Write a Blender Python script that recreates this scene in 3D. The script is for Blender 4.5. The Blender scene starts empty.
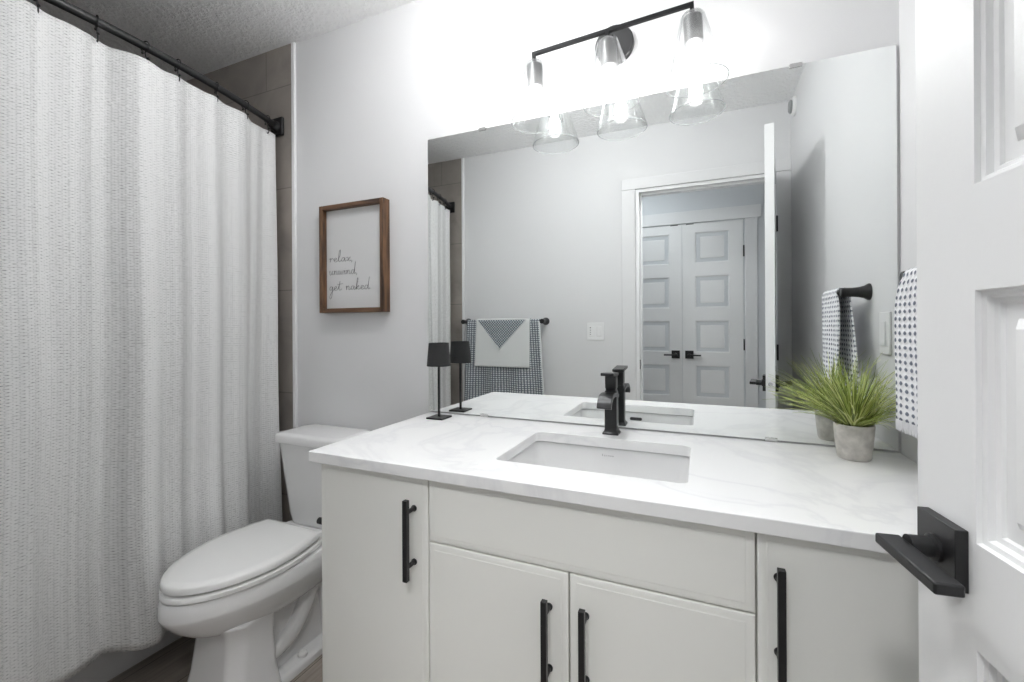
import bpy, bmesh, math, random
from mathutils import Vector, Matrix
PI = math.pi
random.seed(7)
scene = bpy.context.scene

# ------------------------------------------------------------------ camera
CAM_POS = Vector((0.0, -1.42, 1.188))
YAW, ROLL, FPX = 0.4074, -0.0053, 440.72
fwd = Vector((-math.sin(YAW), math.cos(YAW), 0))
rgt = Vector((math.cos(YAW), math.sin(YAW), 0))
up = Vector((0, 0, 1))
r2 = math.cos(ROLL) * rgt + math.sin(ROLL) * up
u2 = -math.sin(ROLL) * rgt + math.cos(ROLL) * up
cd = bpy.data.cameras.new('camera')
cam = bpy.data.objects.new('camera', cd)
scene.collection.objects.link(cam)
m = Matrix.Identity(4)
for i in range(3):
    m[i][0], m[i][1], m[i][2], m[i][3] = r2[i], u2[i], -fwd[i], CAM_POS[i]
cam.matrix_world = m
cd.sensor_fit = 'HORIZONTAL'
cd.sensor_width = 36.0
cd.lens = FPX / 1024 * 36
cd.shift_y = -(341 - 325.61) / 1024
cd.clip_start = 0.01
scene.camera = cam

# ------------------------------------------------------------------ world, exposure
w = bpy.data.worlds.new('world')
scene.world = w
w.use_nodes = True
w.node_tree.nodes['Background'].inputs[0].default_value = (0.8, 0.88, 1, 1)
w.node_tree.nodes['Background'].inputs[1].default_value = 0.3
vs = scene.view_settings
vs.view_transform = 'Standard'
vs.look = 'None'
vs.gamma = 1
vs.use_curve_mapping = False
vs.exposure = 1.42
scene.cycles.max_bounces = 14
scene.cycles.diffuse_bounces = 8
scene.cycles.glossy_bounces = 6
scene.cycles.transparent_max_bounces = 16
scene.cycles.sample_clamp_indirect = 6
scene.cycles.use_denoising = True
BULB = 34.0          # emission strength of each bulb of the vanity light
HALL_FILL = 4.6           # emission of the added, unseen fill lamp in the hall
BATH_FILL = 27.0          # emission of the added, unseen fill globe in the bathroom

C = scene.collection

# ------------------------------------------------------------------ materials
def nmat(name):
    mt = bpy.data.materials.new(name)
    mt.use_nodes = True
    nt = mt.node_tree
    return mt, nt, nt.nodes['Principled BSDF']

def N(nt, kind, **kw):
    n = nt.nodes.new(kind)
    for k, v in kw.items():
        if k.startswith('i_'):
            n.inputs[int(k[2:])].default_value = v
        else:
            setattr(n, k, v)
    return n

def L(nt, a, b):
    nt.links.new(a, b)

def plain(name, col, rough=0.5, metal=0.0, spec=0.5, bump=0.0, bscale=200.0, coat=0.0, var=0.0, vscale=4.0, sheen=0.0):
    mt, nt, b = nmat(name)
    b.inputs['Base Color'].default_value = (*col, 1)
    b.inputs['Roughness'].default_value = rough
    b.inputs['Metallic'].default_value = metal
    b.inputs['Specular IOR Level'].default_value = spec
    b.inputs['Coat Weight'].default_value = coat
    tc = N(nt, 'ShaderNodeTexCoord')
    if bump:
        no = N(nt, 'ShaderNodeTexNoise')
        no.inputs['Scale'].default_value = bscale
        no.inputs['Detail'].default_value = 3
        L(nt, tc.outputs['Object'], no.inputs['Vector'])
        bp = N(nt, 'ShaderNodeBump')
        bp.inputs['Strength'].default_value = bump
        bp.inputs['Distance'].default_value = 0.002
        L(nt, no.outputs['Fac'], bp.inputs['Height'])
        L(nt, bp.outputs['Normal'], b.inputs['Normal'])
    if var:
        no = N(nt, 'ShaderNodeTexNoise')
        no.inputs['Scale'].default_value = vscale
        no.inputs['Detail'].default_value = 5
        L(nt, tc.outputs['Object'], no.inputs['Vector'])
        rp = N(nt, 'ShaderNodeValToRGB')
        rp.color_ramp.elements[0].position = 0.3
        rp.color_ramp.elements[0].color = (*[c * (1 - var) for c in col], 1)
        rp.color_ramp.elements[1].position = 0.7
        rp.color_ramp.elements[1].color = (*[min(1, c * (1 + var)) for c in col], 1)
        L(nt, no.outputs['Fac'], rp.inputs['Fac'])
        L(nt, rp.outputs['Color'], b.inputs['Base Color'])
    return mt

M = {}
M['wall'] = plain('wall_paint', (0.72, 0.72, 0.725), 0.75, spec=0.25, bump=0.15, bscale=260)
M['hallwall'] = plain('hall_paint', (0.70, 0.72, 0.74), 0.75, spec=0.25, bump=0.15, bscale=260)
M['trim'] = plain('trim_paint', (0.82, 0.82, 0.825), 0.4)
M['casing'] = plain('casing_paint', (0.725, 0.725, 0.73), 0.5)
M['door'] = plain('door_paint', (0.88, 0.88, 0.88), 0.38, bump=0.06, bscale=90)
M['cab'] = plain('cabinet_satin', (0.88, 0.88, 0.84), 0.42, spec=0.4)
M['cabin'] = plain('cabinet_inside', (0.10, 0.10, 0.095), 0.7)
M['black'] = plain('matte_black_metal', (0.012, 0.012, 0.013), 0.38, metal=0.0, spec=0.5)
M['blackfix'] = plain('dark_bronze_metal', (0.03, 0.03, 0.031), 0.34, metal=0.35, spec=0.5)
M['barblack'] = plain('flat_black_metal', (0.012, 0.012, 0.013), 0.6, spec=0.2)
M['gunmetal'] = plain('gunmetal', (0.045, 0.046, 0.047), 0.33, metal=0.6)
M['cup'] = plain('lamp_socket_grey', (0.07, 0.07, 0.072), 0.3, metal=0.3)
M['shade'] = plain('lamp_shade_black', (0.018, 0.018, 0.019), 0.7, bump=0.3, bscale=900)
M['porc'] = plain('porcelain', (0.80, 0.80, 0.80), 0.12, coat=0.3)
M['seat'] = plain('toilet_plastic', (0.80, 0.80, 0.79), 0.22)
M['tub'] = plain('tub_acrylic', (0.72, 0.72, 0.72), 0.25)
M['plate'] = plain('white_plastic', (0.82, 0.82, 0.82), 0.35)
M['slot'] = plain('dark_slot', (0.05, 0.05, 0.05), 0.5)
M['grey'] = plain('vent_grey', (0.30, 0.31, 0.31), 0.5)
M['chrome'] = plain('chrome', (0.7, 0.7, 0.7), 0.15, metal=1.0)
M['soil'] = plain('soil', (0.05, 0.045, 0.03), 0.95, bump=1, bscale=200)
M['ink'] = plain('sign_ink', (0.035, 0.035, 0.04), 0.7)
M['panel'] = plain('sign_board', (0.66, 0.66, 0.66), 0.6)
M['fringe'] = plain('fringe_cotton', (0.78, 0.78, 0.80), 0.9)
M['faint'] = plain('stamp_grey', (0.36, 0.36, 0.36), 0.5)
M['hem'] = plain('towel_hem', (0.72, 0.74, 0.74), 0.9)
M['edge'] = plain('mirror_edge', (0.10, 0.115, 0.11), 0.3)

# mirror
mt, nt, b = nmat('mirror_silver')
b.inputs['Base Color'].default_value = (0.91, 0.93, 0.925, 1)
b.inputs['Metallic'].default_value = 1
b.inputs['Roughness'].default_value = 0.0
M['mirror'] = mt

# thin clear glass (transparent + fresnel gloss)
mt, nt, b = nmat('clear_glass')
nt.nodes.remove(b)
out = nt.nodes['Material Output']
tr = N(nt, 'ShaderNodeBsdfTransparent')
tr.inputs[0].default_value = (0.97, 0.975, 0.975, 1)
gl = N(nt, 'ShaderNodeBsdfGlossy')
gl.inputs['Color'].default_value = (0.9, 0.9, 0.9, 1)
gl.inputs['Roughness'].default_value = 0.10
lw0 = N(nt, 'ShaderNodeLayerWeight')
lw0.inputs[0].default_value = 0.5
lwp = N(nt, 'ShaderNodeMath', operation='POWER'); lwp.inputs[1].default_value = 2.6
L(nt, lw0.outputs['Facing'], lwp.inputs[0])
lw = N(nt, 'ShaderNodeMath', operation='MULTIPLY_ADD'); lw.inputs[1].default_value = 0.6; lw.inputs[2].default_value = 0.06
L(nt, lwp.outputs[0], lw.inputs[0])
tcol = N(nt, 'ShaderNodeMix', data_type='RGBA')
tcol.inputs[6].default_value = (0.965, 0.97, 0.97, 1); tcol.inputs[7].default_value = (0.78, 0.79, 0.79, 1)
L(nt, lwp.outputs[0], tcol.inputs[0]); L(nt, tcol.outputs[2], tr.inputs[0])
mx = N(nt, 'ShaderNodeMixShader')
L(nt, lw.outputs[0], mx.inputs[0])
L(nt, tr.outputs[0], mx.inputs[1])
L(nt, gl.outputs[0], mx.inputs[2])
hz = N(nt, 'ShaderNodeBsdfTranslucent'); hz.inputs[0].default_value = (0.9, 0.9, 0.9, 1)
mh = N(nt, 'ShaderNodeMixShader'); mh.inputs[0].default_value = 0.006
L(nt, mx.outputs[0], mh.inputs[1]); L(nt, hz.outputs[0], mh.inputs[2])
L(nt, mh.outputs[0], out.inputs[0])
M['glass'] = mt

mt, nt, b = nmat('glass_edge')
nt.nodes.remove(b)
tr = N(nt, 'ShaderNodeBsdfTransparent'); tr.inputs[0].default_value = (0.75, 0.77, 0.77, 1)
gl = N(nt, 'ShaderNodeBsdfGlossy'); gl.inputs['Color'].default_value = (0.9, 0.9, 0.9, 1); gl.inputs['Roughness'].default_value = 0.25
mx = N(nt, 'ShaderNodeMixShader'); mx.inputs[0].default_value = 0.5
df = N(nt, 'ShaderNodeBsdfDiffuse'); df.inputs[0].default_value = (0.75, 0.76, 0.76, 1)
ms = N(nt, 'ShaderNodeMixShader'); ms.inputs[0].default_value = 0.5
L(nt, gl.outputs[0], ms.inputs[1]); L(nt, df.outputs[0], ms.inputs[2])
L(nt, tr.outputs[0], mx.inputs[1]); L(nt, ms.outputs[0], mx.inputs[2]); L(nt, mx.outputs[0], nt.nodes['Material Output'].inputs[0])
M['glass_rim'] = mt

def emit(name, col, s):
    mt, nt, b = nmat(name)
    nt.nodes.remove(b)
    e = N(nt, 'ShaderNodeEmission')
    e.inputs[0].default_value = (*col, 1)
    e.inputs[1].default_value = s
    L(nt, e.outputs[0], nt.nodes['Material Output'].inputs[0])
    return mt
M['bulb'] = emit('glowing_bulb', (1.0, 0.99, 0.975), BULB)
M['hall_fill'] = emit('hall_fill_glow', (0.90, 0.965, 1.0), HALL_FILL)
M['bath_fill'] = emit('bath_fill_glow', (0.985, 0.995, 1.0), BATH_FILL)

# ceiling: knock-down texture
mt, nt, b = nmat('ceiling_texture')
b.inputs['Base Color'].default_value = (0.92, 0.92, 0.92, 1)
b.inputs['Roughness'].default_value = 0.9
tc = N(nt, 'ShaderNodeTexCoord')
v = N(nt, 'ShaderNodeTexNoise')
v.inputs['Scale'].default_value = 55
v.inputs['Detail'].default_value = 5
L(nt, tc.outputs['Object'], v.inputs['Vector'])
rp = N(nt, 'ShaderNodeValToRGB')
rp.color_ramp.elements[0].position = 0.42
rp.color_ramp.elements[1].position = 0.62
L(nt, v.outputs['Fac'], rp.inputs['Fac'])
bp = N(nt, 'ShaderNodeBump')
bp.inputs['Strength'].default_value = 0.7
bp.inputs['Distance'].default_value = 0.005
L(nt, rp.outputs['Color'], bp.inputs['Height'])
L(nt, bp.outputs['Normal'], b.inputs['Normal'])
M['ceil'] = mt

# quartz
mt, nt, b = nmat('white_quartz')
b.inputs['Roughness'].default_value = 0.22
tc = N(nt, 'ShaderNodeTexCoord')
n1 = N(nt, 'ShaderNodeTexNoise')
n1.inputs['Scale'].default_value = 2.2
n1.inputs['Detail'].default_value = 6
n1.inputs['Distortion'].default_value = 1.2
L(nt, tc.outputs['Object'], n1.inputs['Vector'])
ab = N(nt, 'ShaderNodeMath', operation='SUBTRACT'); ab.inputs[1].default_value = 0.5
L(nt, n1.outputs['Fac'], ab.inputs[0])
ab2 = N(nt, 'ShaderNodeMath', operation='ABSOLUTE')
L(nt, ab.outputs[0], ab2.inputs[0])
rp = N(nt, 'ShaderNodeValToRGB')
rp.color_ramp.elements[0].position = 0.0
rp.color_ramp.elements[0].color = (0.86, 0.86, 0.87, 1)
rp.color_ramp.elements[1].position = 0.03
rp.color_ramp.elements[1].color = (0.93, 0.93, 0.93, 1)
e = rp.color_ramp.elements.new(0.25)
e.color = (0.945, 0.945, 0.94, 1)
L(nt, ab2.outputs[0], rp.inputs['Fac'])
L(nt, rp.outputs['Color'], b.inputs['Base Color'])
M['quartz'] = mt

# taupe tile
def tile_mat(name, axis):
    mt, nt, b = nmat(name)
    b.inputs['Roughness'].default_value = 0.35
    tc = N(nt, 'ShaderNodeTexCoord')
    sp = N(nt, 'ShaderNodeSeparateXYZ')
    L(nt, tc.outputs['Object'], sp.inputs[0])
    cb = N(nt, 'ShaderNodeCombineXYZ')
    L(nt, sp.outputs[axis], cb.inputs[0])
    ad = N(nt, 'ShaderNodeMath', operation='ADD'); ad.inputs[1].default_value = 0.020
    L(nt, sp.outputs[2], ad.inputs[0])
    L(nt, ad.outputs[0], cb.inputs[1])
    br = N(nt, 'ShaderNodeTexBrick')
    br.offset = 0.5
    br.inputs['Scale'].default_value = 1
    br.inputs['Brick Width'].default_value = 0.914
    br.inputs['Row Height'].default_value = 0.457
    br.inputs['Mortar Size'].default_value = 0.0022
    br.inputs['Color1'].default_value = (0.33, 0.30, 0.275, 1)
    br.inputs['Color2'].default_value = (0.30, 0.275, 0.255, 1)
    br.inputs['Mortar'].default_value = (0.19, 0.18, 0.17, 1)
    L(nt, cb.outputs[0], br.inputs['Vector'])
    no = N(nt, 'ShaderNodeTexNoise'); no.inputs['Scale'].default_value = 5; no.inputs['Detail'].default_value = 7
    no.inputs['Distortion'].default_value = 0.8
    L(nt, tc.outputs['Object'], no.inputs['Vector'])
    rp = N(nt, 'ShaderNodeValToRGB')
    rp.color_ramp.elements[0].position = 0.3; rp.color_ramp.elements[0].color = (0.78, 0.78, 0.78, 1)
    rp.color_ramp.elements[1].position = 0.7; rp.color_ramp.elements[1].color = (1.15, 1.13, 1.10, 1)
    L(nt, no.outputs['Fac'], rp.inputs['Fac'])
    mx = N(nt, 'ShaderNodeMix', data_type='RGBA', blend_type='MULTIPLY'); mx.inputs[0].default_value = 1
    L(nt, br.outputs['Color'], mx.inputs[6]); L(nt, rp.outputs['Color'], mx.inputs[7])
    L(nt, mx.outputs[2], b.inputs['Base Color'])
    return mt
M['tile_x'] = tile_mat('taupe_tile_x', 0)
M['tile_y'] = tile_mat('taupe_tile_y', 1)

# floor planks (along y)
mt, nt, b = nmat('plank_floor')
b.inputs['Roughness'].default_value = 0.45
tc = N(nt, 'ShaderNodeTexCoord')
mp = N(nt, 'ShaderNodeMapping'); mp.inputs['Rotation'].default_value = (0, 0, PI / 2)
L(nt, tc.outputs['Object'], mp.inputs['Vector'])
br = N(nt, 'ShaderNodeTexBrick')
br.inputs['Scale'].default_value = 1; br.inputs['Brick Width'].default_value = 1.2; br.inputs['Row Height'].default_value = 0.18
br.inputs['Mortar Size'].default_value = 0.0015
br.inputs['Color1'].default_value = (0.36, 0.31, 0.27, 1); br.inputs['Color2'].default_value = (0.30, 0.26, 0.23, 1)
br.inputs['Mortar'].default_value = (0.08, 0.07, 0.06, 1)
L(nt, mp.outputs[0], br.inputs['Vector'])
mp2 = N(nt, 'ShaderNodeMapping'); mp2.inputs['Scale'].default_value = (40, 2.5, 1)
L(nt, tc.outputs['Object'], mp2.inputs['Vector'])
no = N(nt, 'ShaderNodeTexNoise'); no.inputs['Scale'].default_value = 1.5; no.inputs['Detail'].default_value = 6
L(nt, mp2.outputs[0], no.inputs['Vector'])
rp = N(nt, 'ShaderNodeValToRGB')
rp.color_ramp.elements[0].position = 0.3; rp.color_ramp.elements[0].color = (0.7, 0.7, 0.7, 1)
rp.color_ramp.elements[1].position = 0.7; rp.color_ramp.elements[1].color = (1.15, 1.15, 1.15, 1)
L(nt, no.outputs['Fac'], rp.inputs['Fac'])
mx = N(nt, 'ShaderNodeMix', data_type='RGBA', blend_type='MULTIPLY'); mx.inputs[0].default_value = 1
L(nt, br.outputs['Color'], mx.inputs[6]); L(nt, rp.outputs['Color'], mx.inputs[7])
L(nt, mx.outputs[2], b.inputs['Base Color'])
M['floor'] = mt

# stained wood for the sign's frame
def wood(name, c1, c2, sc):
    mt, nt, b = nmat(name)
    b.inputs['Roughness'].default_value = 0.55
    tc = N(nt, 'ShaderNodeTexCoord')
    mp = N(nt, 'ShaderNodeMapping'); mp.inputs['Scale'].default_value = sc
    L(nt, tc.outputs['Object'], mp.inputs['Vector'])
    no = N(nt, 'ShaderNodeTexNoise'); no.inputs['Scale'].default_value = 4; no.inputs['Detail'].default_value = 6
    no.inputs['Distortion'].default_value = 0.6
    L(nt, mp.outputs[0], no.inputs['Vector'])
    rp = N(nt, 'ShaderNodeValToRGB')
    rp.color_ramp.elements[0].position = 0.32; rp.color_ramp.elements[0].color = (*c1, 1)
    rp.color_ramp.elements[1].position = 0.68; rp.color_ramp.elements[1].color = (*c2, 1)
    L(nt, no.outputs['Fac'], rp.inputs['Fac'])
    L(nt, rp.outputs['Color'], b.inputs['Base Color'])
    return mt
M['wood_v'] = wood('walnut_upright', (0.03, 0.014, 0.007), (0.19, 0.095, 0.045), (14, 14, 1.5))
M['wood_h'] = wood('walnut_rail', (0.03, 0.014, 0.007), (0.19, 0.095, 0.045), (1.5, 14, 14))

# concrete pot
mt = plain('concrete', (0.58, 0.555, 0.52), 0.9, bump=0.7, bscale=120, var=0.25, vscale=38)
M['concrete'] = mt
# leaf
mt, nt, b = nmat('grass_blade')
b.inputs['Roughness'].default_value = 0.5
oi = N(nt, 'ShaderNodeTexCoord')
sx_ = N(nt, 'ShaderNodeSeparateXYZ'); L(nt, oi.outputs['UV'], sx_.inputs[0])
rp = N(nt, 'ShaderNodeValToRGB')
rp.color_ramp.elements[0].position = 0.0; rp.color_ramp.elements[0].color = (0.13, 0.18, 0.04, 1)
rp.color_ramp.elements[1].position = 1.0; rp.color_ramp.elements[1].color = (0.80, 0.82, 0.42, 1)
for ps_, cc_ in ((0.4, (0.33, 0.41, 0.09, 1)), (0.75, (0.56, 0.62, 0.20, 1))):
    e = rp.color_ramp.elements.new(ps_); e.color = cc_
L(nt, sx_.outputs[0], rp.inputs['Fac']); L(nt, rp.outputs['Color'], b.inputs['Base Color'])
b.inputs['Subsurface Weight'].default_value = 0.0
M['leaf'] = mt

def mathn(nt, op, a, bb=None):
    n = N(nt, 'ShaderNodeMath', operation=op)
    for i, x in enumerate((a, bb)):
        if x is None: continue
        if isinstance(x, (int, float)): n.inputs[i].default_value = x
        else: L(nt, x, n.inputs[i])
    return n.outputs[0]

def cloth_uv(nt):
    tc = N(nt, 'ShaderNodeTexCoord')
    sp = N(nt, 'ShaderNodeSeparateXYZ')
    L(nt, tc.outputs['UV'], sp.inputs[0])
    return sp.outputs[0], sp.outputs[1], tc

# curtain: woven with short dashes in bands
mt, nt, b = nmat('woven_curtain')
b.inputs['Roughness'].default_value = 0.95
b.inputs['Specular IOR Level'].default_value = 0.15
U, V, tc = cloth_uv(nt)
def uvnoise(su, sv, det=2.0):
    mp_ = N(nt, 'ShaderNodeMapping'); mp_.inputs['Scale'].default_value = (su, sv, 1)
    L(nt, tc.outputs['UV'], mp_.inputs['Vector'])
    no_ = N(nt, 'ShaderNodeTexNoise'); no_.inputs['Scale'].default_value = 1.0; no_.inputs['Detail'].default_value = det
    L(nt, mp_.outputs[0], no_.inputs['Vector'])
    return no_.outputs['Fac']
row = mathn(nt, 'SINE', mathn(nt, 'MULTIPLY', V, 2 * PI / 0.0088))
colw = mathn(nt, 'SINE', mathn(nt, 'ADD', mathn(nt, 'MULTIPLY', U, 2 * PI / 0.0165), mathn(nt, 'MULTIPLY', uvnoise(40, 1.5), 3.0)))
band = mathn(nt, 'SUBTRACT', uvnoise(16, 0.15, 3.0), 0.5)          # vertical bands of the weave, deepened to paint in the folds' shade
dashn = mathn(nt, 'SUBTRACT', uvnoise(95, 330, 1.0), 0.5)          # short horizontal slubs
lines = mathn(nt, 'MULTIPLY', mathn(nt, 'MAXIMUM', row, 0.0), mathn(nt, 'ADD', mathn(nt, 'MULTIPLY', dashn, 4.6), 0.30))
pin = mathn(nt, 'MULTIPLY', mathn(nt, 'MAXIMUM', mathn(nt, 'SUBTRACT', mathn(nt, 'MULTIPLY', row, colw), 0.62), 0.0), 1.9)
dash = mathn(nt, 'ADD', mathn(nt, 'MULTIPLY', lines, 0.55), pin)
dash = mathn(nt, 'ADD', dash, mathn(nt, 'MULTIPLY', band, 1.5))
fac = N(nt, 'ShaderNodeMapRange'); fac.inputs[1].default_value = -0.10; fac.inputs[2].default_value = 1.0
L(nt, dash, fac.inputs[0])
mx = N(nt, 'ShaderNodeMix', data_type='RGBA')
mx.inputs[6].default_value = (0.72, 0.72, 0.715, 1)
mx.inputs[7].default_value = (0.24, 0.24, 0.24, 1)
L(nt, fac.outputs[0], mx.inputs[0])
L(nt, mx.outputs[2], b.inputs['Base Color'])
hgt = mathn(nt, 'MULTIPLY', dash, -1.0)
bp = N(nt, 'ShaderNodeBump'); bp.inputs['Strength'].default_value = 0.35; bp.inputs['Distance'].default_value = 0.0012
L(nt, hgt, bp.inputs['Height']); L(nt, bp.outputs['Normal'], b.inputs['Normal'])
M['curtain'] = mt

def dot_cloth(name, base, dotc, pu, pv, thr, bumps=0.5, sharp=0.35, stagger=False):
    mt, nt, b = nmat(name)
    b.inputs['Roughness'].default_value = 0.95
    b.inputs['Specular IOR Level'].default_value = 0.1
    U, V, tc = cloth_uv(nt)
    no = N(nt, 'ShaderNodeTexNoise'); no.inputs['Scale'].default_value = 60
    L(nt, tc.outputs['UV'], no.inputs['Vector'])
    jit = mathn(nt, 'MULTIPLY', mathn(nt, 'SUBTRACT', no.outputs['Fac'], 0.5), 2.2)
    su = mathn(nt, 'SINE', mathn(nt, 'ADD', mathn(nt, 'MULTIPLY', U, 2 * PI / pu), jit))
    sv = mathn(nt, 'SINE', mathn(nt, 'ADD', mathn(nt, 'MULTIPLY', V, 2 * PI / pv), jit))
    s = mathn(nt, 'ADD', su, sv)
    fac = N(nt, 'ShaderNodeMapRange'); fac.inputs[1].default_value = thr; fac.inputs[2].default_value = thr + sharp
    L(nt, s, fac.inputs[0])
    mx = N(nt, 'ShaderNodeMix', data_type='RGBA')
    mx.inputs[6].default_value = (*base, 1); mx.inputs[7].default_value = (*dotc, 1)
    L(nt, fac.outputs[0], mx.inputs[0]); L(nt, mx.outputs[2], b.inputs['Base Color'])
    bp = N(nt, 'ShaderNodeBump'); bp.inputs['Strength'].default_value = bumps; bp.inputs['Distance'].default_value = 0.0015
    L(nt, s, bp.inputs['Height']); L(nt, bp.outputs['Normal'], b.inputs['Normal'])
    return mt
M['hand_towel'] = dot_cloth('dotted_towel', (0.82, 0.82, 0.84), (0.17, 0.19, 0.235), 0.0175, 0.0150, 0.35, sharp=0.8)
M['bath_towel'] = dot_cloth('slate_woven_towel', (0.66, 0.69, 0.71), (0.16, 0.185, 0.21), 0.0185, 0.0150, -0.9, sharp=0.9)
M['towel_back'] = dot_cloth('slate_diagonal_towel', (0.62, 0.66, 0.68), (0.13, 0.155, 0.18), 0.0135, 0.0135, -0.8, sharp=0.8)
M['white_towel'] = plain('white_towel', (0.72, 0.735, 0.73), 0.95, spec=0.1, bump=0.5, bscale=300)

# ------------------------------------------------------------------ mesh helpers
def obj(name, bm, mt, parent=None, smooth=False, bevel=0.0, seg=2, angle=35, loc=None):
    me = bpy.data.meshes.new(name)
    bmesh.ops.recalc_face_normals(bm, faces=bm.faces[:])
    bm.to_mesh(me)
    bm.free()
    o = bpy.data.objects.new(name, me)
    C.objects.link(o)
    for x in (mt if isinstance(mt, (list, tuple)) else [mt]):
        me.materials.append(x)
    if smooth:
        me.shade_smooth()
        try:
            me.set_sharp_from_angle(angle=math.radians(angle))
        except Exception:
            pass
    if bevel:
        bv = o.modifiers.new('bevel', 'BEVEL')
        bv.width = bevel
        bv.segments = seg
        bv.limit_method = 'ANGLE'
        bv.angle_limit = math.radians(40)
        bv.harden_normals = False
        me.shade_smooth()
        try:
            me.set_sharp_from_angle(angle=math.radians(50))
        except Exception:
            pass
    if parent is not None:
        o.parent = parent
    if loc is not None:
        o.location = loc
    return o

def thing(name, label, cat, loc=(0, 0, 0), rotz=0.0, group=None):
    o = bpy.data.objects.new(name, None)
    o.empty_display_size = 0.05
    C.objects.link(o)
    o.location = loc
    o.rotation_euler = (0, 0, rotz)
    o['label'] = label
    o['category'] = cat
    if group: o['group'] = group
    return o

def tag(o, label, cat, group=None):
    o['label'] = label
    o['category'] = cat
    if group: o['group'] = group
    return o

def struct(name, bm, mt, parent=None, **kw):
    o = obj(name, bm, mt, parent, **kw)
    o['kind'] = 'structure'
    return o

def box(bm, x0, x1, y0, y1, z0, z1):
    vs_ = [bm.verts.new((x, y, z)) for z in (z0, z1) for (x, y) in ((x0, y0), (x1, y0), (x1, y1), (x0, y1))]
    for f in ((0, 3, 2, 1), (4, 5, 6, 7), (0, 1, 5, 4), (1, 2, 6, 5), (2, 3, 7, 6), (3, 0, 4, 7)):
        bm.faces.new([vs_[i] for i in f])
    return vs_

def bx(x0, x1, y0, y1, z0, z1):
    bm = bmesh.new()
    box(bm, x0, x1, y0, y1, z0, z1)
    return bm

def loft(bm, rings, cap0=True, cap1=True, closed=True):
    R = [[bm.verts.new(p) for p in r] for r in rings]
    n = len(R[0])
    for a, b_ in zip(R, R[1:]):
        for i in range(n if closed else n - 1):
            j = (i + 1) % n
            bm.faces.new((a[i], a[j], b_[j], b_[i]))
    if cap0: bm.faces.new(R[0][::-1])
    if cap1: bm.faces.new(R[-1])
    return R

def circle(c, r, axis='z', n=24, rx=None):
    out = []
    for i in range(n):
        t = 2 * PI * i / n
        a, b_ = r * math.cos(t), (rx if rx is not None else r) * math.sin(t)
        if axis == 'z': out.append((c[0] + a, c[1] + b_, c[2]))
        elif axis == 'y': out.append((c[0] + a, c[1], c[2] + b_))
        else: out.append((c[0], c[1] + a, c[2] + b_))
    return out

def lathe(bm, c, prof, axis='z', n=28, cap0=True, cap1=True):
    rings = []
    for r, h in prof:
        cc = list(c)
        cc[{'x': 0, 'y': 1, 'z': 2}[axis]] += h
        rings.append(circle(cc, r, axis, n))
    return loft(bm, rings, cap0, cap1)

def tube(bm, pts, rad, n=8, caps=True):
    pts = [Vector(p) for p in pts]
    rads = rad if isinstance(rad, (list, tuple)) else [rad] * len(pts)
    tang = []
    for i in range(len(pts)):
        a = pts[max(i - 1, 0)]; b_ = pts[min(i + 1, len(pts) - 1)]
        tang.append((b_ - a).normalized())
    ref = Vector((0, 0, 1)) if abs(tang[0].z) < 0.9 else Vector((1, 0, 0))
    nrm = tang[0].cross(ref).normalized()
    rings = []
    for p, t, r in zip(pts, tang, rads):
        nrm = (nrm - t * nrm.dot(t))
        nrm = nrm.normalized() if nrm.length > 1e-6 else t.orthogonal().normalized()
        bn = t.cross(nrm)
        rings.append([p + r * (math.cos(2 * PI * k / n) * nrm + math.sin(2 * PI * k / n) * bn) for k in range(n)])
    loft(bm, rings, caps, caps)

def smooth_line(pts, k=5):
    pts = [Vector(p) for p in pts]
    if len(pts) < 3: return pts
    out = []
    for i in range(len(pts) - 1):
        p0 = pts[max(i - 1, 0)]; p1 = pts[i]; p2 = pts[i + 1]; p3 = pts[min(i + 2, len(pts) - 1)]
        for j in range(k):
            t = j / k
            out.append(0.5 * ((2 * p1) + (-p0 + p2) * t + (2 * p0 - 5 * p1 + 4 * p2 - p3) * t * t + (-p0 + 3 * p1 - 3 * p2 + p3) * t ** 3))
    out.append(pts[-1])
    return out

def rrect(x0, x1, y0, y1, z, r, k=5):
    out = []
    for cx_, cy_, a0 in ((x1 - r, y1 - r, 0), (x0 + r, y1 - r, 90), (x0 + r, y0 + r, 180), (x1 - r, y0 + r, 270)):
        for i in range(k + 1):
            a = math.radians(a0 + 90 * i / k)
            out.append((cx_ + r * math.cos(a), cy_ + r * math.sin(a), z))
    return out

# ------------------------------------------------------------------ dimensions
XR, XL = 0.463, -0.955            # right wall; left end of the countertop
YB = -1.494                       # wall with the doorway
ZC = 2.4465
XTUB, XLW = -1.84, -2.60
H = 0.86
DX0, DX1, DZ = -0.367, 0.386, 2.033
YH0, YH1 = -1.604, -2.57          # hall
HX0, HX1 = -1.7, 1.7

# ------------------------------------------------------------------ room shell
struct('floor', bx(XLW - 0.1, HX1, YH1 - 0.1, 0.1, -0.05, 0.0), M['floor'])
struct('ceiling', bx(XLW - 0.1, HX1, YH1 - 0.1, 0.1, ZC, ZC + 0.05), M['ceil'])
struct('wall_front', bx(XLW - 0.1, XR + 0.1, 0.0, 0.1, 0, ZC), M['wall'])
struct('wall_right', bx(XR, XR + 0.1, YB, 0.0, 0, ZC), M['wall'])
struct('wall_left', bx(XLW - 0.1, XLW, YB - 0.11, 0.0, 0, ZC), M['tile_y'])
bm = bmesh.new()
box(bm, XLW, DX0 - 0.018, YH0, YB, 0, ZC)
box(bm, DX1 + 0.018, HX1, YH0, YB, 0, ZC)
box(bm, DX0 - 0.018, DX1 + 0.018, YH0, YB, DZ + 0.018, ZC)
struct('wall_back', bm, M['wall'])
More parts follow.
